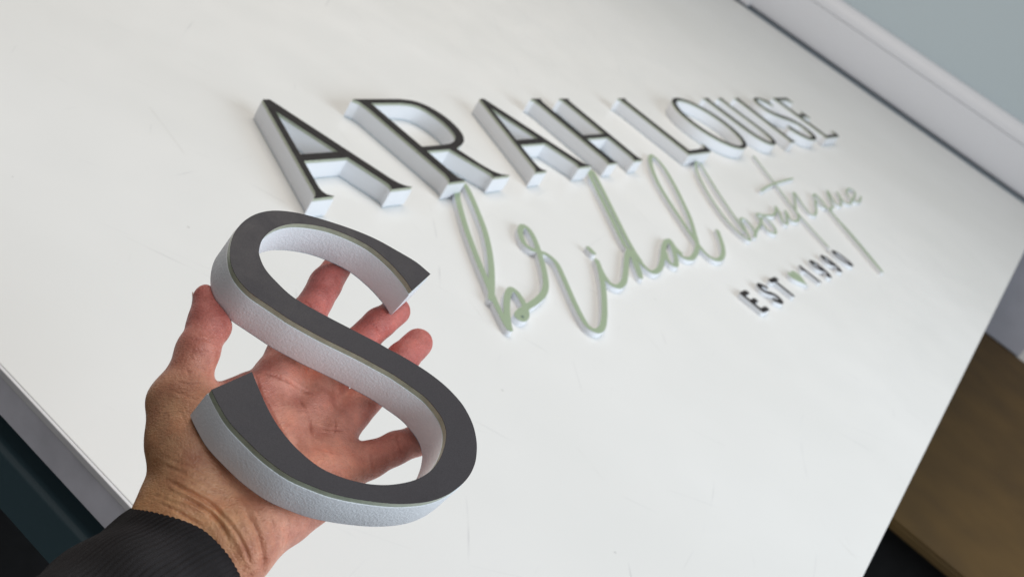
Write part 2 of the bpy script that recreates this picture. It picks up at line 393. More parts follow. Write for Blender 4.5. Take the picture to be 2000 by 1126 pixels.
def glyph_L():
    l, r = stem(0)
    return [l[:4] + [(0, 0), (133, 0), (139, 12), (142, 28), (132, 19), (118, 13), (20, 11)] + r[3:]]
def glyph_O():
    return [ell(112, 100, 112, 102), ell(112, 100, 94, 92, rev=True)]
def glyph_U():
    P = [(-8, 200), (0, 194), (2, 184)] + catmull([(2, 78), (6, 45), (22, 15), (48, 1), (72, -1), (98, 5), (118, 25), (127, 55), (128, 80)], 5).tolist() + [(128, 184), (130, 194), (138, 200), (106, 200), (114, 194), (116, 184)] \
        + catmull([(116, 80), (114, 52), (104, 28), (88, 14), (70, 9), (48, 13), (30, 30), (22, 55), (21, 80)], 5).tolist() + [(21, 184), (23, 194), (31, 200)]
    return [P]
def glyph_I():
    l, r = stem(0); return [l + r]
def glyph_E():
    l, r = stem(0)
    return [[(-9, 200), (-2, 194), (0, 184), (0, 16), (-2, 7), (-9, 0), (140, 0), (146, 12), (149, 30), (138, 18), (120, 11), (20, 10), (20, 104), (82, 104), (92, 96), (96, 94), (96, 130), (91, 126), (82, 115), (20, 115), (20, 190), (118, 190), (130, 183), (138, 174), (140, 200)]]
S_OUTER = [[0.0599, 0.06296], [0.05173, 0.06891], [0.03972, 0.0737], [0.02776, 0.07776], [0.01464, 0.08009], [-0.00161, 0.08129], [-0.01756, 0.08117], [-0.03019, 0.07866], [-0.03964, 0.07398], [-0.047, 0.06736], [-0.05232, 0.05972], [-0.05508, 0.05302], [-0.05664, 0.04506], [-0.05658, 0.03715], [-0.05485, 0.03094], [-0.05184, 0.02623], [-0.04696, 0.0215], [-0.03967, 0.01738], [-0.03491, 0.01478], [-0.02762, 0.01085], [-0.01988, 0.00766], [-0.01057, 0.00407], [-0.00084, 0.00094], [0.0083, -0.00205], [0.01738, -0.00548], [0.02607, -0.00895], [0.03475, -0.01367], [0.04309, -0.01898], [0.04844, -0.02513], [0.05131, -0.03028], [0.05219, -0.03541], [0.05163, -0.04016], [0.04894, -0.04748], [0.04461, -0.05474], [0.03806, -0.06179], [0.02865, -0.06755], [0.01728, -0.07132], [0.00774, -0.07279], [-0.00138, -0.07272], [-0.01205, -0.07094], [-0.02134, -0.06743], [-0.03139, -0.05968], [-0.03867, -0.05071], [-0.04367, -0.04118], [-0.04755, -0.03065], [-0.04983, -0.02368]]
S_INNER = [[-0.06953, -0.03706], [-0.06666, -0.04374], [-0.06166, -0.05242], [-0.05288, -0.06145], [-0.04559, -0.06783], [-0.03493, -0.07443], [-0.02245, -0.07846], [-0.01361, -0.08035], [-0.00245, -0.08129], [0.01271, -0.08125], [0.02414, -0.07998], [0.03542, -0.07735], [0.04536, -0.07299], [0.05455, -0.06672], [0.0613, -0.05998], [0.06586, -0.0528], [0.06834, -0.04574], [0.06953, -0.03881], [0.06924, -0.03065], [0.06707, -0.02341], [0.06388, -0.01758], [0.05797, -0.01111], [0.05074, -0.00565], [0.04184, -0.00072], [0.03088, 0.00402], [0.02585, 0.00569], [0.02022, 0.00807], [0.01195, 0.01087], [0.00391, 0.01371], [-0.00925, 0.01834], [-0.02458, 0.02461], [-0.03375, 0.03229], [-0.03911, 0.03874], [-0.04152, 0.04608], [-0.0412, 0.05082], [-0.03933, 0.05666], [-0.03543, 0.06262], [-0.03, 0.06793], [-0.02354, 0.07205], [-0.01712, 0.07447], [-0.00747, 0.07628], [0.00328, 0.07653], [0.01506, 0.07451], [0.02462, 0.0711], [0.03281, 0.06534], [0.03876, 0.05955], [0.04351, 0.05342], [0.04611, 0.04822]]
def glyph_S():
    """the S outline, metres, centred on its middle"""
    def run(P): return catmull(P, 4)
    a = run(S_OUTER); b = run(S_INNER)
    return [np.vstack([a, b])]

WORD = [('A', glyph_A, 0, 0, .00, 'black faced letter A standing nearest the held letter, first of its row'),
        ('R', glyph_R, 197, 0, .03, 'black faced letter R, second in its row, between the two As'),
        ('A', glyph_A, 564, 0, .0, 'black faced letter A, third in its row, between R and H'),
        ('H', glyph_H, 746, 0, .09, 'black faced letter H with thin crossbar, fourth in its row'),
        ('L', glyph_L, 1149, 0, .07, 'black faced letter L, standing right after the word gap'),
        ('O', glyph_O, 1393, 0, .0, 'round black faced letter O between L and U'),
        ('U', glyph_U, 1690, 0, .04, 'blurred black faced letter U between O and I'),
        ('I', glyph_I, 1925, 0, .11, 'narrow single stem letter I between U and S'),
        ('S', glyph_S, 2140, 0, 0, 'small looking blurred letter S lying flat before the final E'),
        ('E', glyph_E, 2297, 0, .03, 'blurred black faced letter E, farthest of the big letters')]
for ch_, g, x, y, s, lab in WORD:
    r = empty('sign_letter', (x * .8e-3, 0, 0))
    L_ = [np.asarray(q) * np.array([.9, 1]) + np.array([0, .08]) for q in glyph_S()] if ch_ == 'S' else [sh(q, s) for q in g()]
    big_letter('sign_letter', L_, lab, root=r)

# --- thin script words
TS = .0070
def thin_piece(name, loops, label, cat, mat, group=None, loc=(0, 0, 0)):
    r = empty(name, loc)
    lo = [np.asarray(q) - np.array(loc[:2]) for q in loops]
    layer('foam_body', lo, .0002, TS - .0005, M_FOAM, r, grow=.0001)
    layer('face', lo, TS - .0004, TS, mat, r)
    return tag(r, label, cat, group)
BRIDAL = [[[0.0328, -0.1578], [0.0666, -0.1356], [0.0973, -0.1138], [0.1268, -0.0903], [0.1546, -0.065], [0.1799, -0.0379], [0.2035, -0.0108], [0.2183, 0.0086], [0.2189, 0.0145], [0.2061, 0.0115], [0.1819, -0.0034], [0.1605, -0.0228], [0.1308, -0.0522], [0.1033, -0.0818], [0.0784, -0.1101], [0.0577, -0.135], [0.038, -0.1577], [0.0225, -0.1777], [0.0093, -0.1976], [0.02, -0.1888], [0.0387, -0.1751], [0.0601, -0.1615], [0.0803, -0.1529], [0.0852, -0.1568], [0.0795, -0.1687], [0.0701, -0.1801], [0.0575, -0.1891], [0.045, -0.192], [0.0417, -0.1878], [0.0511, -0.1835], [0.0706, -0.1802], [0.0988, -0.1765], [0.1258, -0.1704], [0.1483, -0.1602], [0.1726, -0.1433], [0.1929, -0.1263], [0.2158, -0.1059], [0.2337, -0.087], [0.2411, -0.0738], [0.2339, -0.0704], [0.2159, -0.0793], [0.1998, -0.0954], [0.1992, -0.1061], [0.2082, -0.1133], [0.217, -0.1207], [0.2157, -0.1344], [0.2008, -0.1521], [0.182, -0.172], [0.1617, -0.1936], [0.1456, -0.2125], [0.1366, -0.227], [0.1415, -0.236], [0.1595, -0.2344], [0.1866, -0.2227], [0.2163, -0.2065], [0.2459, -0.1891], [0.2707, -0.1727], [0.2911, -0.1579], [0.303, -0.1473]],[[0.3021, -0.1478], [0.2861, -0.1633], [0.2753, -0.1775], [0.2731, -0.1864], [0.2814, -0.1923], [0.3032, -0.1891], [0.3295, -0.1785], [0.3584, -0.1646], [0.3872, -0.1515], [0.4045, -0.1468], [0.3889, -0.1603], [0.3687, -0.1766], [0.3539, -0.1895]],[[0.3539, -0.1895], [0.369, -0.18], [0.3899, -0.1639]],[[0.3998, -0.1658], [0.4135, -0.1477], [0.4358, -0.1235], [0.4707, -0.0891], [0.5041, -0.0564], [0.5355, -0.0255], [0.5616, 0.0015], [0.5641, 0.0092], [0.5479, 0.0008], [0.5179, -0.0274], [0.4805, -0.0646], [0.445, -0.0999], [0.4083, -0.1364], [0.4036, -0.1528], [0.3978, -0.1654], [0.3917, -0.1795], [0.3972, -0.1891], [0.4248, -0.1861], [0.4599, -0.1737], [0.4948, -0.1587], [0.5252, -0.1486], [0.5357, -0.1504], [0.5179, -0.1646], [0.4944, -0.1803], [0.4729, -0.1897], [0.4656, -0.1854], [0.4709, -0.1758], [0.4874, -0.1646]],[[0.5404, -0.1482], [0.5297, -0.1612], [0.5256, -0.1734], [0.5249, -0.1663], [0.5177, -0.1782], [0.5232, -0.1856], [0.5426, -0.1867], [0.5789, -0.1778], [0.6073, -0.1661], [0.6341, -0.1497], [0.6837, -0.1183], [0.7301, -0.0821], [0.7744, -0.0453], [0.8151, -0.006], [0.8294, 0.0163], [0.8287, 0.0252], [0.8029, 0.017], [0.7626, -0.0079], [0.7202, -0.0417], [0.6836, -0.0784], [0.6552, -0.1103], [0.6279, -0.1411], [0.6112, -0.1611], [0.6015, -0.1737], [0.5941, -0.1872], [0.5959, -0.2001], [0.6144, -0.2039], [0.646, -0.1967], [0.6799, -0.1805], [0.7191, -0.1555]]]
DOT = [[0.3176, -0.1271], [0.3151, -0.1339]]
BOUT = [[[0.81, -0.17], [0.8429, -0.1371], [0.9, -0.08], [0.9543, -0.03], [0.9771, -0.0086], [0.9629, -0.0057], [0.9143, -0.0314], [0.8429, -0.09], [0.7929, -0.1471], [0.7814, -0.1814], [0.7914, -0.1886], [0.8214, -0.1671], [0.85, -0.1471], [0.8671, -0.1486], [0.8586, -0.1657], [0.8343, -0.1829], [0.8186, -0.1871], [0.8429, -0.18], [0.9, -0.1671], [0.9457, -0.1543]],[[0.9857, -0.1557], [0.96, -0.1514], [0.94, -0.1457], [0.9143, -0.1657], [0.9, -0.1843], [0.9143, -0.1929], [0.94, -0.1814], [0.9557, -0.1614], [0.9543, -0.1471]],[[0.96, -0.1514], [1.0, -0.1571], [1.0357, -0.15], [1.0614, -0.1414], [1.0314, -0.1614], [1.0043, -0.1771], [1.0114, -0.1829], [1.05, -0.1686], [1.08, -0.1557], [1.0571, -0.1714], [1.0514, -0.1814], [1.0786, -0.1829], [1.1071, -0.1743], [1.1286, -0.16]],[[1.28, -0.0086], [1.24, -0.0486], [1.2, -0.0886], [1.1286, -0.16], [1.0886, -0.2114], [1.0571, -0.2557]],[[1.0886, -0.0986], [1.1357, -0.0929], [1.2, -0.0886], [1.2643, -0.0871], [1.3286, -0.0857]],[[1.1286, -0.1614], [1.1857, -0.14], [1.2386, -0.12], [1.2029, -0.15], [1.1786, -0.1729], [1.1843, -0.1829], [1.2214, -0.1771], [1.2643, -0.1614], [1.3, -0.15]],[[1.3371, -0.1371], [1.3114, -0.1414], [1.2886, -0.16], [1.29, -0.1743], [1.3057, -0.1714], [1.3286, -0.1543], [1.3371, -0.1371], [1.3, -0.18], [1.2286, -0.2571], [1.1557, -0.3371], [1.1714, -0.3271], [1.2429, -0.2543], [1.2971, -0.1886], [1.3429, -0.1786]],[[1.3429, -0.1786], [1.3929, -0.1529], [1.4329, -0.1371], [1.4029, -0.1571], [1.3814, -0.1743], [1.3943, -0.1814], [1.4429, -0.1657], [1.4786, -0.1471], [1.4543, -0.1643], [1.4414, -0.1786], [1.4657, -0.1843], [1.5029, -0.1771]],[[1.5029, -0.1771], [1.5571, -0.1686], [1.5886, -0.16], [1.5986, -0.1514], [1.5786, -0.1471], [1.5357, -0.1543], [1.5057, -0.17], [1.5086, -0.1829], [1.5429, -0.1857], [1.5886, -0.1757]]]
def script(strokes, hw, w=1.):
    return stroke_loops([(catmull(s, 8), w) for s in strokes], hw)
w_ = thin_piece('script_word', script(BRIDAL, .0037), 'sage green script word bridal with white sides lying on the table', 'script word', M_GREEN, loc=(.02, -.17, 0))
hx, hy = [0.0488, -0.1896]
ho = prism('pilot_hole', [(hx - .02 + .0016 * math.cos(a), hy + .17 + .0016 * math.sin(a)) for a in np.linspace(0, 6.283, 16, endpoint=False)], TS + .0001, TS + .0004, M_STEEL, w_)
thin_piece('letter_dot', script([DOT], .0048), 'small green dot above the i of the script word bridal', 'dot', M_GREEN, loc=(.32, -.13, 0))
thin_piece('script_word', script(BOUT, .0023), 'sage green script word boutique with long q tail, farther from the hand', 'script word', M_GREEN, loc=(.8, -.18, 0))

# --- EST heart 1990
def small(label, strokes, x, name='small_letter', cat='letter', hw=.0041):
    k = np.array([.86, .86]) * 1e-3
    st = [(np.asarray(s, float) * k + np.array([x, -.3025]), 1.) for s in strokes]
    return thin_piece(name, stroke_loops(st, hw, .0005), label, cat, M_FACE2, 'small letters and digits of the date line', loc=(x, -.3025, 0))
small('small black letter E starting the date line', [[(26, 40), (2, 40), (0, 0), (24, 0)], [(1, 21), (22, 21)]], .550)
small('small black letter S in the date line between E and T', [catmull([(27, 34), (20, 41), (9, 41), (3, 33), (7, 25), (18, 19), (25, 11), (20, 1), (9, -1), (0, 6)], 5)], .622)
small('small black letter T in the date line beside the green heart', [[(0, 40), (32, 40)], [(16, 40), (14, 0)]], .683)
small('small black digit 1 right of the green heart', [[(1, 34), (9, 41), (7, 0)]], .838, 'small_digit', 'digit')
nine = [catmull([(24, 30), (20, 20), (10, 18), (2, 25), (4, 36), (14, 42), (23, 36), (25, 26), (21, 10), (10, -1), (3, 1)], 5)]
small('small black digit 9 following the 1 of the date', nine, .899, 'small_digit', 'digit')
small('second small black digit 9, just before the zero', nine, .969, 'small_digit', 'digit')
small('small black zero ending the date line', [np.vstack([ell(13, 20, 13, 21, 40, 2.3), [[26, 20]]])], 1.043, 'small_digit', 'digit')
t = np.linspace(0, 2 * np.pi, 60, endpoint=False)
heart = np.c_[16 * np.sin(t) ** 3, 13 * np.cos(t) - 5 * np.cos(2 * t) - 2 * np.cos(3 * t) - np.cos(4 * t)][::-1] * 1.2e-3
thin_piece('heart', [heart + np.array([.785, -.281])], 'small sage green heart between EST and the year', 'heart', M_GREEN, loc=(.785, -.281, 0))

# ---------------------------------------------------------------- the held letter S
S_MAT = Matrix([[0.8306761, 0.5263937, -0.1813475, -0.5245839], [-0.5562889, 0.7980552, -0.2316259, -0.3057943], [0.0227988, 0.2932877, 0.9557523, 0.2003727], [0.0, 0.0, 0.0, 1.0]])            # face plane of the held letter: x right, y up, z out of the face
held = empty('held_letter', mat=S_MAT @ Matrix.Translation((0, 0, -TH)))
big_letter('held_letter', glyph_S(), 'large charcoal faced letter S with white foam sides held in the hand', root=held, face=M_FACE, group=None)

# ---------------------------------------------------------------- the hand
HAND_CUT = (-140.,)
# ---------- hand surface: smooth union of tapered limbs on a voxel grid, skinned with surface nets ----------
def round_cone(P, a, b, ra, rb):
    a = np.array(a, np.float32); b = np.array(b, np.float32)
    ba = b - a
    t = np.clip(((P - a) @ ba) / max(float(ba @ ba), 1e-6), 0, 1)
    d = P - (a + t[..., None] * ba)
    return np.sqrt((d * d).sum(-1)) - (ra + (rb - ra) * t)

def smin(a, b, k):
    h = np.clip(.5 + .5 * (b - a) / k, 0, 1)
    return b + (a - b) * h - k * h * (1 - h)

def poly_sd(X, Y, poly):
    """signed distance (negative inside) of a 2-D polygon on grid X, Y"""
    d = np.full(X.shape, 1e9); s = np.ones(X.shape)
    n = len(poly)
    for i in range(n):
        ax, ay = poly[i]; bx, by = poly[(i + 1) % n]
        ex, ey = bx - ax, by - ay
        wx, wy = X - ax, Y - ay
        t = np.clip((wx * ex + wy * ey) / (ex * ex + ey * ey + 1e-12), 0, 1)
        d = np.minimum(d, (wx - ex * t) ** 2 + (wy - ey * t) ** 2)
        c1 = Y >= ay; c2 = Y < by; c3 = ex * wy > ey * wx
        s = np.where((c1 & c2 & c3) | (~c1 & ~c2 & ~c3), -s, s)
    return s * np.sqrt(d)

def hand_field(prims, spoly, sback, step):
    pts = np.array([p[0] for g in prims for p in g[1]] )
    rr = max(p[1] for g in prims for p in g[1])
    lo = pts.min(0) - rr - 4; hi = pts.max(0) + rr + 4
    lo[0] = max(lo[0], HAND_CUT[0])
    n = np.ceil((hi - lo) / step).astype(int) + 1
    ax = [(lo[i] + step * np.arange(n[i])).astype(np.float32) for i in range(3)]
    def block(field, a, b, ra, rb, k, mode='k'):
        m = max(ra, rb) + k * 1.5 + 3
        i0 = [max(0, int((min(a[i], b[i]) - m - lo[i]) / step)) for i in range(3)]
        i1 = [min(n[i], int((max(a[i], b[i]) + m - lo[i]) / step) + 2) for i in range(3)]
        if min(i1[i] - i0[i] for i in range(3)) <= 0: return
        sl = tuple(slice(i0[i], i1[i]) for i in range(3))
        P = np.stack(np.meshgrid(*[ax[i][sl[i]] for i in range(3)], indexing='ij'), -1)
        d = round_cone(P, a, b, ra, rb)
        field[sl] = smin(field[sl], d, k)
    F = np.full(n, 40., np.float32)
    for kind, chain, kin, kout in prims:
        if kind == 'palm':
            for i in range(0, len(chain), 2):
                block(F, chain[i][0], chain[i + 1][0], chain[i][1], chain[i + 1][1], kin)
        else:
            G = np.full(n, 40., np.float32)
            for i in range(len(chain) - 1):
                block(G, chain[i][0], chain[i + 1][0], chain[i][1], chain[i + 1][1], kin)
            # union with the rest where the finger is
            msk = G < 39
            F[msk] = smin(F[msk], G[msk], kout)
    # flesh yields where the letter rests on it
    if spoly is not None:
        X, Y = np.meshgrid(ax[0], ax[1], indexing='ij')
        sd2 = poly_sd(X, Y, spoly).astype(np.float32)[:, :, None]
        sz = (sback - ax[2])[None, None, :]
        box = np.maximum(np.maximum(sd2, sz), -50)
        q = -(box - .35)
        h = np.clip(.5 - .5 * (F - q) / 1.5, 0, 1)
        F = F + (q - F) * h + 1.5 * h * (1 - h)
    return F, lo, step, ax

def surface_nets(F, lo, step):
    ins = F < 0
    n = F.shape
    c = np.zeros((n[0]-1, n[1]-1, n[2]-1), np.int8)
    for dx in (0, 1):
        for dy in (0, 1):
            for dz in (0, 1):
                c += ins[dx:n[0]-1+dx, dy:n[1]-1+dy, dz:n[2]-1+dz]
    act = (c > 0) & (c < 8)
    idx = np.argwhere(act)
    vid = np.full(act.shape, -1, np.int64); vid[act] = np.arange(len(idx))
    acc = np.zeros((len(idx), 3)); cnt = np.zeros(len(idx))
    corners = [(x, y, z) for x in (0, 1) for y in (0, 1) for z in (0, 1)]
    for i, a in enumerate(corners):
        for b in corners[i+1:]:
            if sum(abs(a[k]-b[k]) for k in range(3)) != 1: continue
            fa = F[idx[:, 0]+a[0], idx[:, 1]+a[1], idx[:, 2]+a[2]]
            fb = F[idx[:, 0]+b[0], idx[:, 1]+b[1], idx[:, 2]+b[2]]
            m = (fa < 0) != (fb < 0)
            t = np.where(m, fa / np.where(m, fa - fb, 1), 0)
            pa = np.array(a, float); pb = np.array(b, float)
            acc[m] += pa + (pb - pa) * t[m, None]; cnt[m] += 1
    V = lo + step * (idx + acc / np.maximum(cnt, 1)[:, None])
    faces = []
    for axis in range(3):
        o = [0, 0, 0]; o[axis] = 1
        A = ins[:n[0]-o[0], :n[1]-o[1], :n[2]-o[2]]; B = ins[o[0]:, o[1]:, o[2]:]
        e = np.argwhere(A != B)
        u, v = (axis + 1) % 3, (axis + 2) % 3
        ok = (e[:, u] > 0) & (e[:, v] > 0) & (e[:, u] < n[u]-1) & (e[:, v] < n[v]-1) & (e[:, axis] < n[axis]-1)
        e = e[ok]
        inside = A[e[:, 0], e[:, 1], e[:, 2]]
        def g(du, dv):
            q = e.copy(); q[:, u] += du; q[:, v] += dv
            return vid[q[:, 0], q[:, 1], q[:, 2]]
        q = np.stack([g(-1, -1), g(0, -1), g(0, 0), g(-1, 0)], 1)
        q[~inside] = q[~inside][:, ::-1]
        faces.append(q)
    Q = np.concatenate(faces)
    return V, Q[(Q >= 0).all(1)]

PRIMS = [('palm',[([-64.2, -63.5, -50.7],14.5),([-17.0, 3.8, -41.7],11.5),([-55.4, -64.4, -51.7],17.0),([1.9, -7.4, -44.7],12.5),([-44.5, -69.5, -51.7],17.0),([13.3, -22.8, -44.7],12.5),([-36.4, -74.2, -50.7],16.5),([15.4, -40.2, -42.7],12.0),([-36.8, -78.3, -47.7],18.5),([3.7, -50.4, -42.7],15.5),([-56.5, -56.7, -46.7],18.0),([-64.6, -38.9, -41.2],15.0),([-64.6, -38.9, -41.2],15.0),([-68.6, -22.4, -38.7],12.0),([-58.0, -41.3, -43.7],17.0),([-43.8, -25.6, -42.7],14.0),([-62.0, -23.9, -41.7],10.0),([-32.1, -4.6, -42.7],8.5)],9,0),
 ('palm',[([-64.0, -68.4, -57.5],15.0),([-92.0, -104.7, -59.8],13.0),([-54.0, -76.2, -55.9],17.0),([-84.0, -112.9, -60.5],15.0),([-40.3, -85.4, -57.3],16.0),([-69.8, -120.1, -62.8],14.0)],14,0),
 ('finger',[([-15.6, 4.1, -41.7],11.4),([-9.3, 19.3, -38.7],10.8),([2.6, 45.4, -36.2],9.6),([14.0, 67.3, -33.5],8.7),([22.3, 80.6, -32.2],7.9)],3,6),
 ('finger',[([3.1, -6.6, -44.7],11.5),([11.4, 7.4, -41.7],10.2),([28.9, 31.4, -37.2],9.3),([44.8, 48.9, -33.5],8.5),([56.4, 59.6, -32.3],7.9)],3,5),
 ('finger',[([14.2, -22.0, -44.7],11.2),([25.7, -7.6, -41.7],9.2),([42.8, 11.9, -36.7],9.2),([57.1, 29.3, -34.0],8.7),([68.4, 41.2, -33.3],8.3)],3,4),
 ('finger',[([16.7, -41.4, -42.7],10.8),([30.7, -34.6, -39.2],9.2),([44.5, -28.1, -34.7],8.2),([58.3, -22.1, -32.7],7.6),([68.0, -17.0, -31.7],6.9)],3,3.2),
 ('finger',[([-64.4, -38.6, -41.7],14.0),([-68.7, -18.6, -37.7],11.6),([-61.6, 5.2, -30.7],9.4),([-55.7, 20.9, -29.2],9.6),([-57.3, 36.1, -27.7],6.6)],5,9)]
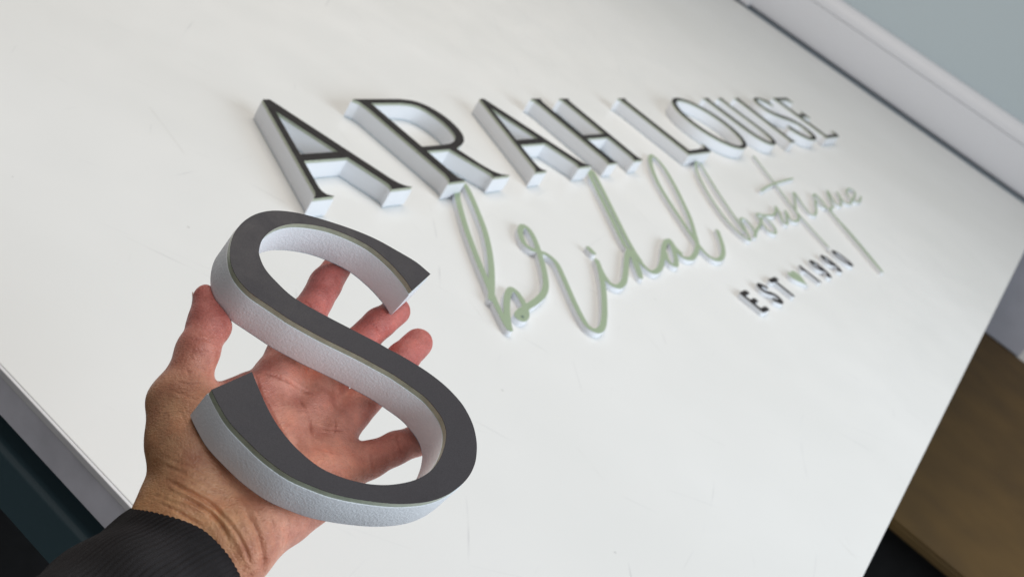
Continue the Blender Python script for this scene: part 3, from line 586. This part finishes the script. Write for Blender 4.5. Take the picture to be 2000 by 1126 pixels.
CREASES = [([[-76.1, -61.2, -38.6], [-68.0, -68.5, -33.2], [-56.9, -74.7, -32.1], [-51.2, -81.3, -32.3]],0.72,1.275,0.45),
 ([[-75.3, -67.2, -38.1], [-63.3, -74.7, -33.6], [-54.2, -81.1, -33.5], [-48.0, -90.7, -35.1]],0.792,1.4449999999999998,0.5),
 ([[-77.7, -72.0, -41.0], [-68.0, -78.7, -36.6], [-59.1, -84.1, -36.0]],0.648,0.935,0.4),
 ([[-79.3, -67.1, -42.7], [-71.4, -74.1, -36.7]],0.576,0.595,0.3),
 ([[-79.2, -51.8, -42.5], [-71.1, -59.9, -33.6], [-61.0, -66.1, -30.1]],0.648,0.51,0.25),
 ([[-55.7, -75.7, -32.1], [-47.8, -84.7, -32.1], [-41.5, -92.6, -34.8], [-36.3, -97.9, -40.4]],0.864,1.105,0.35),
 ([[-31.8, 0.6, -33.3], [-30.4, -10.0, -31.0], [-25.0, -19.6, -32.6], [-19.3, -31.3, -33.0], [-14.2, -40.6, -32.3]],0.72,1.105,0.7),
 ([[-12.5, -2.2, -30.7], [-7.8, -11.8, -32.9], [-3.9, -24.2, -33.1], [-5.3, -40.4, -30.1]],0.72,0.765,0.55),
 ([[-29.4, 1.8, -33.0], [-19.0, -1.9, -29.8], [-3.9, -5.2, -32.8], [8.2, -13.2, -33.1]],0.72,0.85,0.55),
 ([[0.0, -24.1, -33.1], [10.6, -24.7, -32.0], [25.3, -24.2, -37.6]],0.648,0.68,0.45),
 ([[6.7, -10.9, -32.4], [9.8, -20.8, -32.3], [5.8, -35.7, -30.3]],0.576,0.425,0.4),
 ([[-7.3, -36.9, -31.9], [1.6, -40.1, -28.7], [15.6, -44.4, -29.7]],0.576,0.425,0.35),
 ([[-56.0, -72.5, -31.2], [-47.8, -84.7, -32.1], [-40.8, -93.4, -35.4], [-30.2, -99.7, -48.7]],2.6,-1.105,0),
 ([[-63.3, -74.7, -33.6], [-54.7, -86.3, -35.5], [-47.9, -96.2, -38.6]],2.6,-0.595,0),
 ([[-44.8, -74.4, -29.5], [-37.9, -84.7, -29.9], [-32.1, -93.3, -36.2], [-27.9, -97.8, -46.9]],1.584,1.275,0.3),
 ([[-33.1, -77.2, -28.6], [-27.5, -84.9, -32.2], [-24.2, -92.4, -41.8]],1.296,0.51,0.2),
 ([[-3.6, 49.5, -28.9], [0.3, 43.5, -26.2], [6.7, 41.9, -27.3]],0.648,0.425,0.5),
 ([[33.5, 45.0, -28.3], [38.0, 39.7, -26.4], [43.6, 37.1, -29.6]],0.648,0.51,0.5),
 ([[41.0, -24.1, -27.5], [41.8, -31.8, -26.8], [45.9, -36.8, -32.5]],0.648,0.51,0.5),
 ([[25.8, -33.9, -30.3], [27.1, -40.5, -31.1], [29.1, -44.1, -34.3]],0.648,0.34,0.4),
 ([[-68.9, 4.3, -22.9], [-63.7, 4.6, -20.3], [-55.4, 3.9, -22.1]],0.72,0.51,0.5),
 ([[-69.7, -2.1, -24.5], [-63.4, -1.1, -21.6], [-56.2, -1.1, -23.6]],0.576,0.255,0.3),
 ([[-74.8, -18.4, -25.0], [-68.2, -19.4, -23.4], [-59.6, -15.6, -25.9]],0.72,0.425,0.4),
 ([[-77.7, -22.0, -26.9], [-69.4, -26.3, -23.9], [-59.4, -28.0, -24.7]],0.72,0.2975,0.3),
 ([[-80.5, -47.7, -39.4], [-73.5, -54.7, -33.1], [-65.2, -59.1, -29.9], [-55.9, -64.9, -29.2]],0.70058892670539,0.31280725774841106,0.25),
 ([[-80.2, -49.0, -43.6], [-74.1, -56.9, -35.3], [-63.8, -63.0, -30.3], [-55.8, -68.4, -30.1]],0.6236665997969288,0.3473180408851843,0.25),
 ([[-73.7, -58.5, -35.6], [-63.8, -64.9, -30.6], [-55.4, -69.3, -30.3]],0.6627527979495256,0.20633295085913853,0.25),
 ([[-74.0, -60.3, -36.2], [-64.8, -66.4, -31.3], [-56.3, -71.1, -30.9]],0.6709613737546791,0.3732740982229464,0.25),
 ([[-74.1, -62.8, -36.4], [-63.7, -70.3, -32.1]],0.47032621768353056,0.1966243408326775,0.25),
 ([[-74.2, -65.4, -36.8], [-64.8, -71.1, -32.7], [-55.2, -76.8, -32.4]],0.5004087451456093,0.34596872782200944,0.25),
 ([[-75.2, -66.2, -37.8], [-65.0, -72.4, -33.3]],0.5757913478414186,0.22311043183347407,0.25),
 ([[-74.3, -69.6, -37.6], [-64.3, -74.4, -33.8]],0.5177060633116222,0.38422089361236594,0.25),
 ([[-75.2, -71.2, -38.6], [-64.7, -76.5, -34.8], [-55.2, -80.4, -33.6]],0.5832646431271622,0.27344796000988125,0.25),
 ([[-75.8, -73.2, -39.5], [-63.5, -79.6, -35.5]],0.5700256877159424,0.2698992501696306,0.25),
 ([[-75.6, -75.1, -39.6], [-63.8, -81.3, -36.2]],0.5400034718521107,0.3652033696649034,0.25),
 ([[-71.7, -6.2, -26.1], [-65.2, -9.5, -24.0], [-57.7, -7.2, -26.2]],0.45462117507757194,0.21678950396972413,0.2),
 ([[-73.7, -11.1, -26.2], [-66.8, -13.2, -23.9]],0.5969052688536868,0.215379333604431,0.2),
 ([[-74.6, -14.8, -25.5], [-67.5, -15.2, -23.7], [-58.6, -12.0, -26.6]],0.6311931846154595,0.13276963601952105,0.2),
 ([[-74.2, -15.9, -25.1], [-66.9, -17.6, -23.5]],0.621846522843732,0.25271029108443477,0.2),
 ([[-76.3, -19.5, -25.7], [-68.2, -21.1, -23.5], [-60.0, -17.5, -25.5]],0.3567748957981829,0.23295070544286345,0.2),
 ([[-76.4, -21.7, -25.8], [-68.4, -22.8, -23.5], [-59.9, -17.5, -25.6]],0.4591969089714503,0.13979672425074557,0.2),
 ([[-69.7, -10.2, -24.7], [-69.3, -17.4, -23.6]],0.542890820394745,0.30346113188308943,0.25),
 ([[-69.0, -10.3, -24.4], [-68.2, -16.8, -23.6], [-68.1, -25.4, -23.7]],0.5872342447754998,0.1369217101441603,0.25),
 ([[-66.9, -9.8, -24.1], [-66.2, -16.7, -23.6]],0.46946504397710165,0.20698575147739853,0.25),
 ([[-64.9, -10.4, -24.1], [-64.2, -15.9, -24.1], [-65.2, -25.4, -23.7]],0.36579157438932525,0.22150684102851678,0.25),
 ([[-53.8, -68.6, -30.0], [-46.3, -79.0, -30.1]],0.5325358568342121,0.3106622564349423,0.15),
 ([[-42.9, -80.4, -29.4], [-37.4, -90.2, -32.7]],0.6567788769337205,0.24252416673691682,0.15),
 ([[-44.8, -68.3, -30.0], [-41.1, -80.7, -29.2]],0.46511548587084334,0.1322914233331585,0.15),
 ([[-40.7, -71.5, -29.2], [-35.0, -81.5, -29.1], [-31.3, -89.7, -33.5]],0.7475024067611982,0.24248201784722842,0.15),
 ([[-37.4, -71.2, -28.8], [-33.6, -81.3, -29.3], [-29.8, -90.2, -34.5]],0.4868787672000352,0.16417357805206226,0.15),
 ([[-29.7, -81.0, -29.8], [-27.9, -89.1, -34.8]],0.5329121802814826,0.1754938748665416,0.15),
 ([[-24.0, -81.3, -31.4], [-21.7, -88.5, -39.4]],0.6254045581653979,0.31056986413196663,0.15),
 ([[-26.8, -72.8, -28.2], [-20.3, -80.7, -32.5], [-20.2, -87.8, -40.2]],0.4955987044625676,0.16813268668873055,0.15),
 ([[-73.9, -32.4, -25.5], [-70.8, -41.4, -24.3]],0.6282539943503699,0.2267919008785702,0.12),
 ([[-72.0, -30.5, -24.7], [-68.6, -39.1, -23.7], [-63.4, -48.2, -24.6]],0.5408650083088252,0.19450139761899335,0.12),
 ([[-70.3, -30.6, -24.1], [-67.9, -38.6, -23.5], [-64.3, -48.0, -24.6]],0.4326867645455909,0.23019716421699377,0.12),
 ([[-69.2, -31.7, -23.8], [-65.1, -37.2, -23.8], [-62.3, -46.0, -24.2]],0.5476373776624789,0.20455843966989565,0.12),
 ([[-61.2, -35.9, -24.1], [-60.0, -44.9, -24.2]],0.5123730100143354,0.19832508265364035,0.12),
 ([[-27.5, -4.6, -30.8], [-15.7, -19.1, -33.0]],0.5562622951505535,0.12633500280077783,0.15),
 ([[-24.1, -4.7, -30.6], [-13.0, -19.5, -32.9], [-7.5, -36.3, -32.2]],0.4649236753129331,0.16809410224634705,0.15),
 ([[-7.4, -19.7, -32.7], [-3.8, -38.6, -30.4]],0.49120964567862024,0.10199376856315587,0.15),
 ([[-9.9, -5.5, -32.8], [-0.9, -18.9, -33.0]],0.5033969355352045,0.1763249886944878,0.15),
 ([[-13.9, -17.8, -33.0], [-0.4, -16.3, -32.8], [12.3, -20.6, -32.0]],0.598567367489153,0.14765976751964716,0.12),
 ([[-15.1, -21.0, -32.9], [1.0, -21.4, -33.2], [12.4, -25.7, -31.9]],0.46163406711657984,0.08172099275713272,0.12),
 ([[-14.3, -25.4, -32.9], [-1.0, -27.0, -33.0], [13.6, -27.9, -32.0]],0.5764912226425625,0.09221004096117545,0.12),
 ([[-14.4, -30.9, -32.9], [-1.9, -34.0, -31.8]],0.37636975472870876,0.07856882299777539,0.12)]
def build_hand():
    spoly = glyph_S()[0] * 1000
    F, lo, st, ax = hand_field(PRIMS, spoly[::3], -TH * 1000, 1.0)
    V, Q = surface_nets(F, lo, st)
    # smooth, then normals
    E = np.vstack([Q[:, [0, 1]], Q[:, [1, 2]], Q[:, [2, 3]], Q[:, [3, 0]]])
    deg = np.bincount(E[:, 0], minlength=len(V)) + np.bincount(E[:, 1], minlength=len(V))
    def avg(A):
        out = np.zeros_like(A)
        for k in range(A.shape[1]):
            out[:, k] = np.bincount(E[:, 0], A[E[:, 1], k], len(V)) + np.bincount(E[:, 1], A[E[:, 0], k], len(V))
        return out / np.maximum(deg, 1)[:, None]
    for _ in range(3): V = V * .4 + avg(V) * .6
    # one Catmull-Clark step so that fine creases have enough vertices
    m0 = bpy.data.meshes.new('tmp'); m0.from_pydata(V.tolist(), [], Q.tolist())
    t0 = bpy.data.objects.new('tmp', m0); COL.objects.link(t0); t0.modifiers.new('s', 'SUBSURF').levels = 1
    m1 = bpy.data.meshes.new_from_object(t0.evaluated_get(bpy.context.evaluated_depsgraph_get()))
    bpy.data.objects.remove(t0, do_unlink=True); bpy.data.meshes.remove(m0)
    V = np.empty(len(m1.vertices) * 3); m1.vertices.foreach_get('co', V); V = V.reshape(-1, 3)
    Q = np.empty(len(m1.loops), np.int64); m1.loops.foreach_get('vertex_index', Q); Q = Q.reshape(-1, 4)
    bpy.data.meshes.remove(m1)
    nf = np.cross(V[Q[:, 2]] - V[Q[:, 0]], V[Q[:, 3]] - V[Q[:, 1]])
    N = np.zeros_like(V)
    for k in range(4):
        for c in range(3): N[:, c] += np.bincount(Q[:, k], nf[:, c], len(V))
    N /= np.linalg.norm(N, axis=1)[:, None] + 1e-9
    disp = np.zeros(len(V)); red = np.zeros(len(V)); pale = np.zeros(len(V))
    for pts, w, dep, r in CREASES:
        P = catmull(pts, 5); b0 = P.min(0) - 4 * w - 1; b1 = P.max(0) + 4 * w + 1
        ii = np.where(((V > b0) & (V < b1)).all(1))[0]
        if not len(ii): continue
        best = np.full(len(ii), 1e9); par = np.zeros(len(ii))
        for i in range(len(P) - 1):
            e = P[i + 1] - P[i]; t = np.clip((V[ii] - P[i]) @ e / (e @ e + 1e-9), 0, 1)
            d = np.linalg.norm(V[ii] - P[i] - t[:, None] * e, axis=1)
            m = d < best; best[m] = d[m]; par[m] = (i + t[m]) / (len(P) - 1)
        fade = np.clip(np.minimum(par, 1 - par) * 5, 0, 1)
        g = np.exp(-(best / w) ** 1.5) * fade
        lip = np.exp(-((best - 2.1 * w) / (1.1 * w)) ** 2) * fade
        disp[ii] += -dep * g + (.16 if dep > 0 else 0) * dep * lip
        red[ii] = np.maximum(red[ii], r * g)
    # soft lumps of flesh
    for _ in range(26):
        d = RNG.normal(size=3); d /= np.linalg.norm(d); fq = RNG.uniform(.12, .5)
        disp += .05 * np.sin(V @ d * fq + RNG.uniform(0, 6.28))
    V = V + N * disp[:, None]
    m = bpy.data.meshes.new('person')
    m.from_pydata((V * 1e-3).tolist(), [], Q.tolist()); m.update()
    m.polygons.foreach_set('use_smooth', [True] * len(Q))
    # skin tones: pink fingers and pads, tan wrist and thumb root, with left-edge shade and warm cuff light painted in
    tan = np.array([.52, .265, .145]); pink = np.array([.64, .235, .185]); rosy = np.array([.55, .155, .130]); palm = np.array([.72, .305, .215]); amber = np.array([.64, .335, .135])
    T = [([-60.6, 23.6, -19.9],14,'rosy'),
 ([-64.4, -2.4, -22.2],14,'pink'),
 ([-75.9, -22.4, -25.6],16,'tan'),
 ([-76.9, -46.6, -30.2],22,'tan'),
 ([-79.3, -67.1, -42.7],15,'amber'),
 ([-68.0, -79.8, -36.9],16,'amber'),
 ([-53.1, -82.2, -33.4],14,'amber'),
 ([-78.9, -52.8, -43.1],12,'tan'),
 ([-54.3, -62.1, -28.6],16,'palm'),
 ([-20.9, -83.1, -34.1],22,'palm'),
 ([-15.9, -17.6, -33.1],20,'palm'),
 ([4.7, -29.0, -32.3],20,'palm'),
 ([-25.9, 3.3, -31.8],14,'pink'),
 ([0.6, 46.9, -26.1],14,'rosy'),
 ([17.0, 67.1, -24.5],12,'rosy'),
 ([39.6, 40.1, -26.4],14,'rosy'),
 ([53.8, 56.1, -24.7],10,'rosy'),
 ([61.5, 30.9, -25.1],16,'rosy'),
 ([24.0, -10.8, -32.2],14,'pink'),
 ([36.6, -34.4, -28.8],14,'pink'),
 ([5.6, -46.1, -26.9],16,'palm')]
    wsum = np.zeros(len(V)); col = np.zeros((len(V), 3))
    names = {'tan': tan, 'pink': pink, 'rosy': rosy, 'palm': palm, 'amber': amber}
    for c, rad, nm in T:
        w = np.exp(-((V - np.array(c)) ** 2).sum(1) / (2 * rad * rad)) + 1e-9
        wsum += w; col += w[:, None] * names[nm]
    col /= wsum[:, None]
    blot = np.zeros(len(V))
    for _ in range(14):
        d = RNG.normal(size=3); d /= np.linalg.norm(d); blot += np.sin(V @ d * RNG.uniform(.15, .6) + RNG.uniform(0, 6.28))
    blot = blot / 14
    col *= 1 + blot[:, None] * np.array([.22, .38, .38])
    col = col * (1 - red[:, None] * np.array([.25, .42, .42]))
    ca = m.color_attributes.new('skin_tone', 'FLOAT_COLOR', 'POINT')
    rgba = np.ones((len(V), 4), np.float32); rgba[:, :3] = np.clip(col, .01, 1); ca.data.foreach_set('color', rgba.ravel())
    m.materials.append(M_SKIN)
    o = bpy.data.objects.new('person', m); COL.objects.link(o); o.matrix_world = S_MAT
    return o
hand = build_hand()
tag(hand, 'left hand, palm up in a dark cuff, carrying the large letter S', 'person')

# thumb nail
M_NAIL = plain('nail', (.62, .40, .33), .3)
N_C, N_AX, N_D = [np.array(v) for v in ([-57.31, 36.15, -27.66],[-0.1045, 0.9898, 0.0972],[-0.4765, 0.036, -0.8784])]
N_B = np.cross(N_AX, N_D)
def build_nail():
    V, F = [], []; ns, nf = 9, 11
    for lay in (0, 1):
        for i in range(ns):
            s_ = -6 + 9.0 * i / (ns - 1); R_ = 6.65 - .012 * max(s_, 0) ** 2.2 - .45 * lay
            wd = .80 * math.sqrt(max(0, 1 - (max(s_ - 3.5, 0) / 5) ** 2))
            for j in range(nf):
                a = wd * (2 * j / (nf - 1) - 1)
                V.append((N_C + N_AX * s_ + (N_D * math.cos(a) + N_B * math.sin(a)) * R_) * 1e-3)
    n = ns * nf
    for i in range(ns - 1):
        for j in range(nf - 1):
            a, b, c, d = i * nf + j, i * nf + j + 1, (i + 1) * nf + j + 1, (i + 1) * nf + j
            F += [(a, b, c, d), (n + d, n + c, n + b, n + a)]
    rim = [j for j in range(nf)] + [i * nf + nf - 1 for i in range(1, ns)] + [(ns - 1) * nf + j for j in range(nf - 2, -1, -1)] + [i * nf for i in range(ns - 2, 0, -1)]
    for k in range(len(rim)): a, b = rim[k], rim[(k + 1) % len(rim)]; F.append((b, a, n + a, n + b))
    return mesh_ob('nail', V, F, M_NAIL, hand, smooth=50)
build_nail()

# sleeve with a ribbed cuff: a child of the person, drawn along the forearm
A0, A1, UPV, CA, CB = ([-59.13, -89.85, -67.14],[-145.17, -185.55, 4.79],[0.12, 0.25, 1.0],34.0,28.0)
def build_sleeve():
    a0 = np.array(A0); a1 = np.array(A1); ax = a1 - a0; Lg = np.linalg.norm(ax); ax /= Lg
    up = np.array(UPV); up -= up @ ax * ax; up /= np.linalg.norm(up); sd = np.cross(ax, up)
    nr, nl, ribs = 1152, 90, 84
    th = np.linspace(0, 2 * np.pi, nr, endpoint=False)
    V = []
    def ring(s, off, rib):
        c = a0 + ax * s
        tw = .25 * math.sin(s * .02)
        wob = 1 + .015 * np.sin(3 * th + s * .05) + .012 * np.sin(5 * th - s * .09) + .0007 * s
        k = .42 * rib * (1 + .35 * np.sin(th * 7 + s * .04) + .25 * np.sin(th * 17 + s * .1)) * (np.abs(np.cos((th + tw) * ribs / 2)) ** .8 - .6)
        fold = .9 * np.sin(s * .11 + 2.2 * np.sin(th * 2 + .6)) * min(1, s / 30)
        ra = CA * wob + off + k + fold; rb = CB * wob + off + k + fold
        return c + sd * (ra * np.cos(th))[:, None] + up * (rb * np.sin(th))[:, None]
    rows = [ring(9, -3.0, .1), ring(2.5, -2.8, .15), ring(.6, -2.0, .25), ring(0, -1.1, .4), ring(.4, -.3, .6), ring(1.4, .3, .9)]
    rows += [ring(s, .55, 1.) for s in np.linspace(3, Lg, nl)]
    V = np.vstack(rows); nR = len(rows)
    i = np.arange(nr); j = (i + 1) % nr; F = []
    for r in range(nR - 1): F += np.stack([r * nr + i, r * nr + j, (r + 1) * nr + j, (r + 1) * nr + i], 1).tolist()
    o = mesh_ob('sleeve', V * 1e-3, F, M_KNIT, hand, smooth=180)
    return o
build_sleeve()
